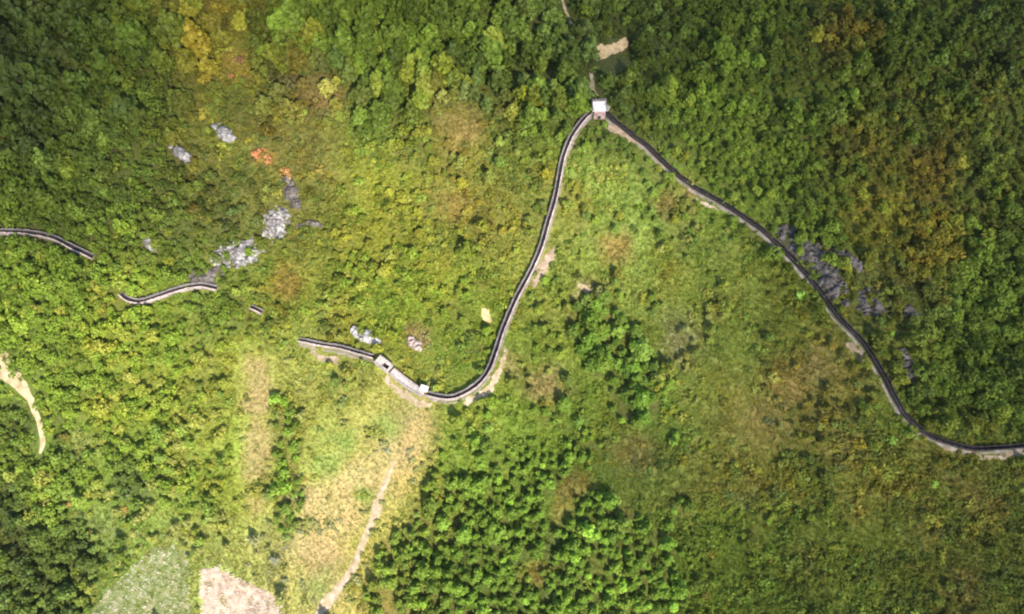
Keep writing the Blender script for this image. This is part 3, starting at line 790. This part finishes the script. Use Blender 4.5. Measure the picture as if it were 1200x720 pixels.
def tuft_mesh(seed):
    rr = np.random.default_rng(seed)
    n = 34
    an = rr.uniform(0, 6.28, n); q = rr.uniform(0, 0.75, n) ** 0.8
    P = np.stack([np.cos(an) * q, np.sin(an) * q, np.zeros(n)], 1)
    out = np.stack([np.cos(an), np.sin(an), np.zeros(n)], 1) * rr.uniform(0.1, 0.5, (n, 1)) + rr.normal(size=(n, 3)) * 0.15
    w = np.stack([-np.sin(an), np.cos(an), np.zeros(n)], 1) * rr.uniform(0.06, 0.13, (n, 1))
    h = rr.uniform(0.25, 0.6, (n, 1)) * np.array((0, 0, 1.0))
    V = np.stack([P - w, P + w, P + w * 0.6 + out * 0.5 + h * 0.75, P + out + h, P - w * 0.6 + out * 0.5 + h * 0.75], 1).reshape(-1, 3)
    F = np.arange(n * 5).reshape(n, 5)
    return mesh_np('grass_tuft', V, F)
def trunk_mesh(h, r, seed, limbs):
    rr = random.Random(seed); mb = MB()
    def tube(p, q, r0, r1, k=6):
        p = Vector(p); q = Vector(q); d = (q - p).normalized(); a = d.orthogonal().normalized(); b = d.cross(a)
        s = len(mb.v)
        for c, r_ in ((p, r0), (q, r1)):
            for j in range(k):
                an = 2 * math.pi * j / k
                mb.v.append(tuple(c + a * math.cos(an) * r_ + b * math.sin(an) * r_))
        for j in range(k):
            mb.f.append((s + j, s + (j + 1) % k, s + k + (j + 1) % k, s + k + j))
        mb.f.append(tuple(s + k + j for j in range(k)))
    mid = (rr.uniform(-.1, .1), rr.uniform(-.1, .1), h * 0.5)
    tube((0, 0, -0.5), mid, r, r * 0.7); tube(mid, (rr.uniform(-.15, .15), rr.uniform(-.15, .15), h), r * 0.7, r * 0.2)
    for k in range(limbs):
        an = rr.uniform(0, 6.28); z = rr.uniform(0.35, 0.8) * h; q = rr.uniform(0.5, 1.1)
        tube((0, 0, z), (math.cos(an) * q, math.sin(an) * q, z + rr.uniform(0.3, 0.9)), r * 0.4, r * 0.12, 5)
    me = bpy.data.meshes.new('trunk'); me.from_pydata(mb.v, [], mb.f); me.update()
    return me
NV = 5
PROTO = {}
PROTO['pine'] = [(pine_crown(100 + k), trunk_mesh(4.2, 0.16, k, 3)) for k in range(NV)]
PROTO['broad'] = [(broad_crown(200 + k), trunk_mesh(3.2, 0.17, 20 + k, 5)) for k in range(NV)]
PROTO['shrub'] = [(shrub_crown(300 + k), None) for k in range(NV)]
PROTO['tuft'] = [(tuft_mesh(400 + k), None) for k in range(NV)]
for lst in PROTO.values():
    for c, t in lst:
        c.materials.append(M_LEAF)
        if t: t.materials.append(M_BARK)
def proto_collection(kind):
    col = bpy.data.collections.new(kind + '_plants')         # not linked to the scene: only a source for the scatter
    for k, (c, t) in enumerate(PROTO[kind]):
        me = c
        if t:                                                # crown and trunk in one mesh for the mass
            bm = bmesh.new(); bm.from_mesh(c); nf = len(bm.faces); bm.from_mesh(t); bm.faces.ensure_lookup_table()
            for f in bm.faces[nf:]: f.material_index = 1
            me = bpy.data.meshes.new(kind + '_whole'); bm.to_mesh(me); bm.free()
            me.materials.append(M_LEAF); me.materials.append(M_BARK)
        o = bpy.data.objects.new('%s_%02d' % (kind, k), me); col.objects.link(o)
    return col
def scatter(name, kind, P, S, Rz, T, label, cat):
    me = bpy.data.meshes.new(name)
    n = len(P)
    me.vertices.add(n); me.vertices.foreach_set('co', np.asarray(P, np.float32).ravel())
    def attr(nm, typ, key, arr):
        a = me.attributes.new(nm, typ, 'POINT'); a.data.foreach_set(key, np.asarray(arr).ravel())
    attr('size', 'FLOAT_VECTOR', 'vector', S.astype(np.float32))
    attr('turn', 'FLOAT_VECTOR', 'vector', Rz.astype(np.float32))
    attr('pick', 'INT', 'value', RNG.integers(0, NV, n).astype(np.int32))
    attr('tint', 'FLOAT_COLOR', 'color', np.concatenate([T, np.ones((n, 1))], 1).astype(np.float32))
    o = link(name, me)
    ng = bpy.data.node_groups.new(name + '_scatter', 'GeometryNodeTree')
    ng.interface.new_socket('Geometry', in_out='INPUT', socket_type='NodeSocketGeometry')
    ng.interface.new_socket('Geometry', in_out='OUTPUT', socket_type='NodeSocketGeometry')
    gi = ng.nodes.new('NodeGroupInput'); go = ng.nodes.new('NodeGroupOutput')
    ip = ng.nodes.new('GeometryNodeInstanceOnPoints'); ci = ng.nodes.new('GeometryNodeCollectionInfo')
    ci.inputs['Collection'].default_value = proto_collection(kind)
    ci.inputs['Separate Children'].default_value = True; ci.inputs['Reset Children'].default_value = True
    ip.inputs['Pick Instance'].default_value = True
    def named(nm, typ):
        a = ng.nodes.new('GeometryNodeInputNamedAttribute'); a.data_type = typ; a.inputs['Name'].default_value = nm; return a.outputs['Attribute']
    ng.links.new(gi.outputs[0], ip.inputs['Points']); ng.links.new(ci.outputs[0], ip.inputs['Instance'])
    ng.links.new(named('pick', 'INT'), ip.inputs['Instance Index'])
    ng.links.new(named('turn', 'FLOAT_VECTOR'), ip.inputs['Rotation'])
    ng.links.new(named('size', 'FLOAT_VECTOR'), ip.inputs['Scale'])
    ng.links.new(ip.outputs[0], go.inputs[0])
    o.modifiers.new('scatter', 'NODES').node_group = ng
    return tag(o, label, cat, kind='stuff')

# ------------------------------------------------------------------ plants: where they stand
def jitter_grid(step, seed):
    rr = np.random.default_rng(seed)
    x = np.arange(-245, 245, step); y = np.arange(-125, 185, step * 0.87)
    X, Y = np.meshgrid(x, y)
    X = X + (np.arange(len(y))[:, None] % 2) * step * 0.5
    X = X + rr.uniform(-.42, .42, X.shape) * step; Y = Y + rr.uniform(-.42, .42, X.shape) * step
    X = X.ravel(); Y = Y.ravel()
    Z = height(X, Y)
    px, py = to_px(np.stack([X, Y, Z], -1))
    ok = (px > -70) & (px < 1270) & (py > -60) & (py < 790)
    return X[ok], Y[ok], Z[ok], px[ok], py[ok], rr
FA = upx(POLY_FIELD_A)[:, :2].tolist(); FB = upx(POLY_FIELD_B)[:, :2].tolist()
SOLIDS = [(upx([q], 1.0)[0], r) for q, r in (((702, 124), 5.0), ((450, 427), 5.0), ((497, 458), 3.4), ((708, 58), 5.0), ((727, 54), 5.0), ((708, 68), 5.0), ((722, 66), 5.0), ((713, 76), 5.0), ((728, 68), 5.0), ((718, 86), 5.0), ((734, 78), 4.5), ((8, 440), 4.5), ((18, 452), 3.5), ((712, 127), 2.5), ((571, 370), 2.5), ((690, 339), 2.0), ((642, 303), 2.2))]
def clear(X, Y, tree, field=True):
    ok = np.ones(X.shape, bool)
    for line, tr, tl, sr, sl in KEEP_OUT:
        d, s = seg_dist(X, Y, line)
        ok &= d > np.where(s > 0, tr if tree else sr, tl if tree else sl)
    if field: ok &= ~(inside(X, Y, FA) | inside(X, Y, FB))
    for W in PATCHES[2:]:
        q = inside(X + 1.6 * (vnoise(X / 1.5, Y / 1.5) - 0.5), Y - (1.2 if tree else 0.0), W)
        ok &= ~(q & (vnoise(X * 3.1, Y * 3.1, 50) < 0.72))
    for c, r in SOLIDS: ok &= np.hypot(X - c[0], Y - c[1]) > (r if tree else r * 0.8)
    for cx, cy, r in ROCK_SPOTS: ok &= np.hypot(X - cx, Y + (1.0 if tree else 0.3) - cy) > r * (1.0 if tree else 0.75)
    return ok
def tints(px, py, rr, amount):
    n = len(px)
    c = cover(px, py)
    pt = fbm(px / 30, py / 30, 4, 130) - 0.5
    lum = np.exp(rr.normal(size=n) * amount + 0.75 * pt)
    hue = rr.normal(size=n) * 0.10 + 0.4 * (fbm(px / 40, py / 40, 2, 170) - 0.5) - 0.05
    k = np.stack([lum * np.exp(hue), lum, lum * np.exp(-0.3 * hue + rr.normal(size=n) * 0.15)], 1)
    out = c * k
    odd = rr.random(n)
    y = odd < 0.045; out[y] *= np.array((1.30, 1.20, 0.75))
    y = odd > 0.993; out[y] *= np.array((1.3, 0.9, 0.9))
    y = (odd > 0.93) & (odd < 0.985); out[y] *= np.array((0.78, 0.88, 0.95))
    out[:, 0] = np.maximum(out[:, 0], 0.69 * out[:, 1]); out[:, 2] = np.maximum(out[:, 2], 0.12 * out[:, 1])
    out[:, 1] = np.maximum(out[:, 1], 0.80 * out[:, 0])
    out = out * np.array((1.06, 1.02, 0.84))
    out = np.minimum(out, 0.36)
    return out * LEAF_GAIN
LEAF_GAIN = 0.92
def turn(n, rr, lean):
    return np.stack([rr.normal(size=n) * lean, rr.normal(size=n) * lean, rr.uniform(0, 6.28, n)], 1)

# trees
X, Y, Z, px, py, rr = jitter_grid(2.75, 5)
td, tc, ts = densities(px, py)
keep = (rr.random(len(X)) < td * np.where(inside(px, py, POLY_PLANTATION), 0.62, 1.0) * np.where((py < 150) & (tc > 0.5), 0.6, 1.0)) & clear(X, Y, True)
X, Y, Z, px, py, td, tc = (a[keep] for a in (X, Y, Z, px, py, td, tc))
is_pine = rr.random(len(X)) < tc
size = np.clip(np.exp(rr.normal(-0.02, 0.28, len(X))), 0.5, 1.9) * np.where(is_pine, 0.95, 0.74) * (0.72 + 0.38 * td)
size *= np.where((px > 420) & (px < 800) & (py > 480), 0.84, 1.0) * np.where((py < 150) & is_pine, 1.85, 1.0) * np.where(inside(px, py, POLY_PLANTATION), 1.15, 1.0) * np.where((px < 240) | (px > 980), 1.15, 1.0) * np.where((px > 700) & (py < 260), 0.84, 1.0) * np.where(((px > 1060) & (py > 230) & (py < 520)) | ((px < 130) & (py < 260)), 1.22, 1.0)
TREES = dict(P=np.stack([X, Y, Z], 1), S=np.stack([size * rr.uniform(0.9, 1.1, len(X)), size * rr.uniform(0.9, 1.1, len(X)), size * rr.uniform(0.85, 1.2, len(X))], 1),
             R=turn(len(X), rr, 0.07), T=tints(px, py, rr, 0.24), px=px, py=py, pine=is_pine, size=size)
def own(mask, col, amt):
    TREES['T'][mask] = TREES['T'][mask] * (1 - amt) + amt * (lin(col) / lit(px[mask], py[mask])[:, None] * LEAF_GAIN) * np.exp(rr.normal(size=(int(mask.sum()), 1)) * 0.3)
TREES['T'] *= np.where((px < 280) & (py > 270) & (py < 640), 1.04, 1.0)[:, None]
TREES['T'] *= (1 + 0.3 * np.clip(0.5 - td, 0, 0.5) * 2)[:, None]
own(inside(px, py, POLY_HEDGE), (120, 152, 46), 0.75)
own((px > 420) & (px < 800) & (py > 470) & is_pine, (106, 132, 44), 0.65)
own(inside(px, py, POLY_PLANTATION), (96, 124, 42), 0.6)
# shrubs
X, Y, Z, px, py, rr = jitter_grid(1.75, 6)
td, tc, ts = densities(px, py)
keep = (rr.random(len(X)) < ts * (1 - 0.55 * td)) & clear(X, Y, False)
X, Y, Z, px, py = (a[keep] for a in (X, Y, Z, px, py))
size = np.clip(np.exp(rr.normal(0.0, 0.36, len(X))), 0.45, 2.3) * np.where((px > 780) & (py > 440), 1.15, 0.95)
SHRUBS = dict(P=np.stack([X, Y, Z], 1), S=np.stack([size, size, size * rr.uniform(0.6, 1.0, len(X))], 1), R=turn(len(X), rr, 0.1), T=tints(px, py, rr, 0.24), px=px, py=py, size=size)
# grass
X, Y, Z, px, py, rr = jitter_grid(1.05, 7)
td, tc, ts = densities(px, py)
keep = (rr.random(len(X)) < 0.9 - 0.75 * td) & clear(X, Y, False, False)
fa = inside(X, Y, FA); fb = inside(X, Y, FB)
keep &= ~(fa & (rr.random(len(X)) > 0.45)) & ~(fb & (rr.random(len(X)) > 0.07))
X, Y, Z, px, py = (a[keep] for a in (X, Y, Z, px, py))
size = np.clip(rr.normal(0.95, 0.25, len(X)), 0.4, 1.7) * np.where(inside(px, py, POLY_TAN) | inside(px, py, POLY_TAN_B), 0.6, 1.0)
scatter('grass', 'tuft', np.stack([X, Y, Z], 1), np.stack([size, size, size * 0.7], 1), turn(len(X), rr, 0.1), tints(px, py, rr, 0.10),
        'rough green and straw coloured grass covering the open slopes', 'grass')

# individually labelled plants: (group, label, category, kind, polygon, how many)
def box(x0, y0, x1, y1): return [(x0, y0), (x1, y0), (x1, y1), (x0, y1)]
TREE_GROUPS = [
    ('pine_tree', 'pine', 'small round-topped pine in the tight cluster midway between the two long walls', 'pine tree', 'pines in the cluster between the walls', POLY_PLANTATION, 110),
    ('pine_tree', 'pine', 'young pine in the dense dark plantation filling the bottom centre', 'pine tree', 'pines in the bottom plantation', [(405, 720), (452, 640), (500, 575), (600, 560), (790, 600), (790, 720)], 120),
    ('pine_tree', 'pine', 'tall pointed pine on the upper slope left of the watchtower', 'pine tree', 'tall pines on the upper slope', box(290, 5, 650, 120), 65),
    ('broadleaf_tree', 'broad', 'dark broadleaf tree in the deep wood filling the top left corner', 'tree', 'trees in the top left wood', box(3, 3, 150, 250), 60),
    ('broadleaf_tree', 'broad', 'bright green broadleaf tree on the left slope between wall and dirt road', 'tree', 'trees on the left slope', [(3, 300), (120, 330), (270, 380), (265, 600), (60, 600), (60, 480), (3, 400)], 80),
    ('broadleaf_tree', 'broad', 'dark tree in the shaded bottom left corner below the dirt road', 'tree', 'trees in the bottom left corner', [(3, 470), (40, 490), (45, 540), (85, 640), (90, 715), (3, 715)], 25),
    ('broadleaf_tree', 'broad', 'leafy tree in the narrow hedge strip between the two straw coloured clearings', 'tree', 'trees in the hedge strip', POLY_HEDGE, 30),
    ('broadleaf_tree', 'broad', 'green broadleaf tree in the wood right of the watchtower above the longest wall', 'tree', 'trees above the longest wall', [(740, 3), (1195, 3), (1195, 240), (960, 260), (760, 150)], 65),
    ('broadleaf_tree', 'broad', 'rounded broadleaf tree in the gully wood at the right edge above the wall', 'tree', 'trees in the right edge wood', [(1080, 250), (1197, 250), (1197, 500), (1090, 490), (1050, 400)], 45),
]
SHRUB_GROUPS = [
    ('shrub', 'shrub', 'yellow-green shrub in the scrub left of the climbing dark wall', 'shrub', 'shrubs left of the climbing wall', [(350, 170), (630, 170), (620, 270), (560, 410), (500, 440), (350, 380)], 150),
    ('shrub', 'shrub', 'low shrub on the grassy triangle enclosed by the two long walls', 'shrub', 'shrubs between the two long walls', [(690, 170), (830, 250), (960, 370), (1000, 480), (800, 560), (780, 420), (640, 330)], 85),
    ('shrub', 'shrub', 'olive shrub on the open slope below the longest wall at bottom right', 'shrub', 'shrubs below the longest wall', [(830, 560), (1040, 520), (1195, 550), (1195, 715), (800, 715)], 65),
]
def individual(name, kind, k, p, s, r, t, label, cat, group):
    c, tr = PROTO[kind][k % NV]
    if tr:
        root = empty(name, p)
        cr = bpy.data.objects.new('crown', c); COL.objects.link(cr); cr.parent = root; cr['tint'] = [float(v) for v in t]
        tk = bpy.data.objects.new('trunk', tr); COL.objects.link(tk); tk.parent = root
    else:
        root = bpy.data.objects.new(name, c); COL.objects.link(root); root.location = p; root['tint'] = [float(v) for v in t]
    root.scale = s; root.rotation_euler = r
    return tag(root, label, cat, group)
def near_label(px, py): return ''
def take(D, groups):
    gone = np.zeros(len(D['px']), bool)
    for name, kind, label, cat, group, poly, n in groups:
        m = inside(D['px'], D['py'], poly) & ~gone
        if kind == 'pine': m &= D['pine']
        if kind == 'broad': m &= ~D['pine']
        depth = (D['P'] - CAM) @ FWD
        idx = np.where(m)[0]
        idx = idx[np.argsort(-(D['size'] / depth)[idx])][:n]
        for j, i in enumerate(idx):
            individual(name, kind, int(RNG.integers(0, NV)), tuple(D['P'][i]), tuple(D['S'][i]), tuple(D['R'][i]), D['T'][i], label, cat, group)
        gone[idx] = True
    return gone
# single plants that stand out by colour: px, py, colour as grown, size, kind, name, label, category
SPECIAL = [
    (938, 345, (120, 190, 50), 2.1, 'shrub', 'bush', 'vivid lime green bush alone in the scrub left of the longest wall', 'bush'),
    (163, 133, (185, 180, 30), 1.0, 'broad', 'broadleaf_tree', 'yellow tree standing at the edge of the dark top left wood', 'tree'),
    (52, 211, (190, 185, 45), 0.95, 'broad', 'broadleaf_tree', 'yellow tree deep inside the top left wood', 'tree'),
    (198, 40, (165, 145, 25), 1.1, 'broad', 'broadleaf_tree', 'mustard yellow tree near the top edge left of the brown clearing', 'tree'),
    (211, 70, (165, 135, 30), 0.9, 'broad', 'broadleaf_tree', 'golden brown tree below the mustard yellow tree', 'tree'),
    (280, 70, (138, 98, 58), 1.2, 'broad', 'broadleaf_tree', 'rust red tree on the upper left slope beside the brown clearing', 'tree'),
    (271, 89, (165, 115, 55), 0.7, 'broad', 'broadleaf_tree', 'small orange tree touching the rust red tree', 'tree'),
    (302, 180, (192, 122, 72), 2.5, 'shrub', 'bush', 'orange-red bush above the grey upright outcrop, redder of two', 'bush'),
    (316, 188, (176, 122, 68), 2.3, 'shrub', 'bush', 'dull orange bush just right of the orange-red one', 'bush'),
    (338, 203, (186, 138, 70), 2.4, 'shrub', 'bush', 'amber bush directly above the grey upright outcrop', 'bush'),
    (448, 20, (120, 165, 35), 1.05, 'broad', 'broadleaf_tree', 'bright green round tree near the top edge among tall dark pines', 'tree'),
    (332, 58, (140, 165, 40), 1.5, 'pine', 'pine_tree', 'bright yellow-green pine standing out beside the brown clearing', 'pine tree'),
    (355, 131, (140, 160, 40), 1.0, 'broad', 'broadleaf_tree', 'bright small tree at the lower edge of the brown clearing', 'tree'),
    (487, 45, (125, 155, 40), 1.0, 'broad', 'broadleaf_tree', 'light green tree among the tall pines right of the bright round tree', 'tree'),
    (1134, 32, (165, 175, 30), 0.85, 'broad', 'broadleaf_tree', 'yellow-green tree in the wood at the top right', 'tree'),
    (1172, 183, (190, 180, 40), 0.85, 'broad', 'broadleaf_tree', 'yellow tree near the right edge halfway up the wood', 'tree'),
    (997, 110, (185, 155, 65), 1.2, 'shrub', 'bush', 'straw yellow bush in the wood right of the watchtower', 'bush'),
    (1170, 126, (190, 120, 90), 1.1, 'shrub', 'bush', 'pinkish dry bush in the wood near the upper right edge', 'bush'),
    (678, 496, (100, 165, 55), 1.3, 'broad', 'broadleaf_tree', 'vivid green round tree at the top of the bottom plantation', 'tree'),
    (553, 505, (170, 190, 50), 1.0, 'broad', 'broadleaf_tree', 'lime yellow tree just below the wall bend', 'tree'),
    (572, 502, (135, 180, 55), 1.0, 'broad', 'broadleaf_tree', 'light green tree right of the lime yellow tree below the wall bend', 'tree'),
    (350, 598, (140, 185, 60), 1.4, 'shrub', 'bush', 'bright lime bush at the foot of the hedge strip', 'bush'),
    (147, 599, (205, 165, 70), 1.4, 'shrub', 'bush', 'orange-yellow bush in the rough ground above the fields', 'bush'),
    (80, 592, (195, 165, 75), 1.5, 'shrub', 'bush', 'tawny bush in the rough ground right of the shaded corner', 'bush'),
    (1096, 567, (115, 170, 50), 0.95, 'broad', 'broadleaf_tree', 'bright green tree alone on the slope below the longest wall', 'tree'),
    (1046, 516, (125, 160, 45), 0.9, 'broad', 'broadleaf_tree', 'green tree tucked against the lower bend of the longest wall', 'tree'),
    (968, 293, (175, 145, 45), 1.2, 'shrub', 'bush', 'golden bush growing among the grey outcrops above the longest wall', 'bush'),
    (678, 65, (85, 140, 35), 1.15, 'broad', 'broadleaf_tree', 'fresh green round tree beside the yellow bare soil scar', 'tree'),
    (1045, 392, (120, 160, 40), 1.3, 'shrub', 'bush', 'bright green bush below the isolated lilac-grey outcrop', 'bush'),
    (1063, 403, (120, 155, 40), 1.1, 'shrub', 'bush', 'light green bush right of the bright one below the lilac-grey outcrop', 'bush'),
]
sp_xy = []
for (sx, sy, sc_, ss, kind, name, label, cat) in SPECIAL:
    p = upx([(sx, sy)], 2.4 * ss if kind != 'shrub' else 0.5)[0]
    z = float(height(p[0], p[1]))
    sp_xy.append((p[0], p[1], 2.2 * ss if kind != 'shrub' else 1.1 * ss))
    k2 = {'broad': 0.82, 'pine': 0.95, 'shrub': 1.0}[kind]
    ct = np.clip((0.88 * lin(sc_) + 0.12 * lin(sc_).mean()) / lit(sx, sy) * 0.74, 0, 0.5)
    ct[0] = max(ct[0], 0.66 * ct[1]); ct[2] = min(ct[2], 0.28 * ct[1]) if ct[1] > ct[0] else ct[2]
    individual(name, kind, int(RNG.integers(0, NV)), (p[0], p[1], z), (ss * k2,) * 3, (0, 0, random.uniform(0, 6.28)), ct, label, cat, None)
def drop(D):
    ok = np.ones(len(D['px']), bool)
    for x, y, r in sp_xy: ok &= np.hypot(D['P'][:, 0] - x, D['P'][:, 1] - y) > r
    for k in list(D): D[k] = D[k][ok]
drop(TREES); drop(SHRUBS)
gone = take(TREES, TREE_GROUPS)
rest = ~gone
m = rest & TREES['pine']
scatter('pine_forest', 'pine', TREES['P'][m], TREES['S'][m], TREES['R'][m], TREES['T'][m], 'the remaining pines massed on the upper slope and bottom centre', 'pine forest')
m = rest & ~TREES['pine']
scatter('broadleaf_forest', 'broad', TREES['P'][m], TREES['S'][m], TREES['R'][m], TREES['T'][m], 'dense mixed broadleaf woodland clothing the left and right slopes', 'woodland')
gone = take(SHRUBS, SHRUB_GROUPS)
m = ~gone
scatter('shrubbery', 'shrub', SHRUBS['P'][m], SHRUBS['S'][m], SHRUBS['R'][m], SHRUBS['T'][m], 'low olive and yellow-green scrub spread over the whole hillside', 'scrub')

# straw heaps and stubble lying on the two fields
def stubble(name, poly, n, seed, label, s0, s1):
    rr = np.random.default_rng(seed)
    W = np.array(poly); VV = []; FF = []; b = 0; cnt = 0
    while cnt < n:
        x = rr.uniform(W[:, 0].min(), W[:, 0].max()); y = rr.uniform(W[:, 1].min(), W[:, 1].max())
        if not inside(np.array([x]), np.array([y]), poly)[0]: continue
        row = 1.9
        u = x * 0.5 + y * 0.87; x += (round(u / row) * row - u) * 0.5 * 0.35; y += (round(u / row) * row - u) * 0.87 * 0.35
        if rr.random() > 0.25 + 1.1 * float(fbm(np.array(x / 7), np.array(y / 7), 2, seed)): continue
        s = rr.uniform(s0, s1); an = rr.uniform(0, 3.14); z = float(height(x, y)) + 0.1
        m = 7; d = np.linspace(0, 2 * math.pi, m, endpoint=False)
        r1 = s * rr.uniform(0.7, 1.2, m)
        lowr = np.stack([x + np.cos(d + an) * r1 * 1.3, y + np.sin(d + an) * r1 * 0.7, np.full(m, z - 0.1)], 1)
        topr = np.stack([x + np.cos(d + an) * r1 * 0.7, y + np.sin(d + an) * r1 * 0.4, z + s * rr.uniform(0.3, 0.7, m)], 1)
        VV += [lowr, topr, [[x, y, z + s * 0.75]]]
        for j in range(m):
            q = (j + 1) % m
            FF += [(b + j, b + q, b + m + q, b + m + j), (b + m + j, b + m + q, b + 2 * m)]
        b += 2 * m + 1; cnt += 1
    me = bpy.data.meshes.new(name); me.from_pydata(np.concatenate([np.asarray(v) for v in VV]).tolist(), [], FF); me.update()
    return tag(link(name, me, [M_STRAW]), label, 'stubble', kind='stuff')
stubble('crop_stubble', FA, 900, 1, 'pale cut crop tufts dotted over the green field', 0.12, 0.34)
stubble('crop_stubble', FB, 420, 2, 'pale straw litter covering the pinkish harvested field', 0.15, 0.4)
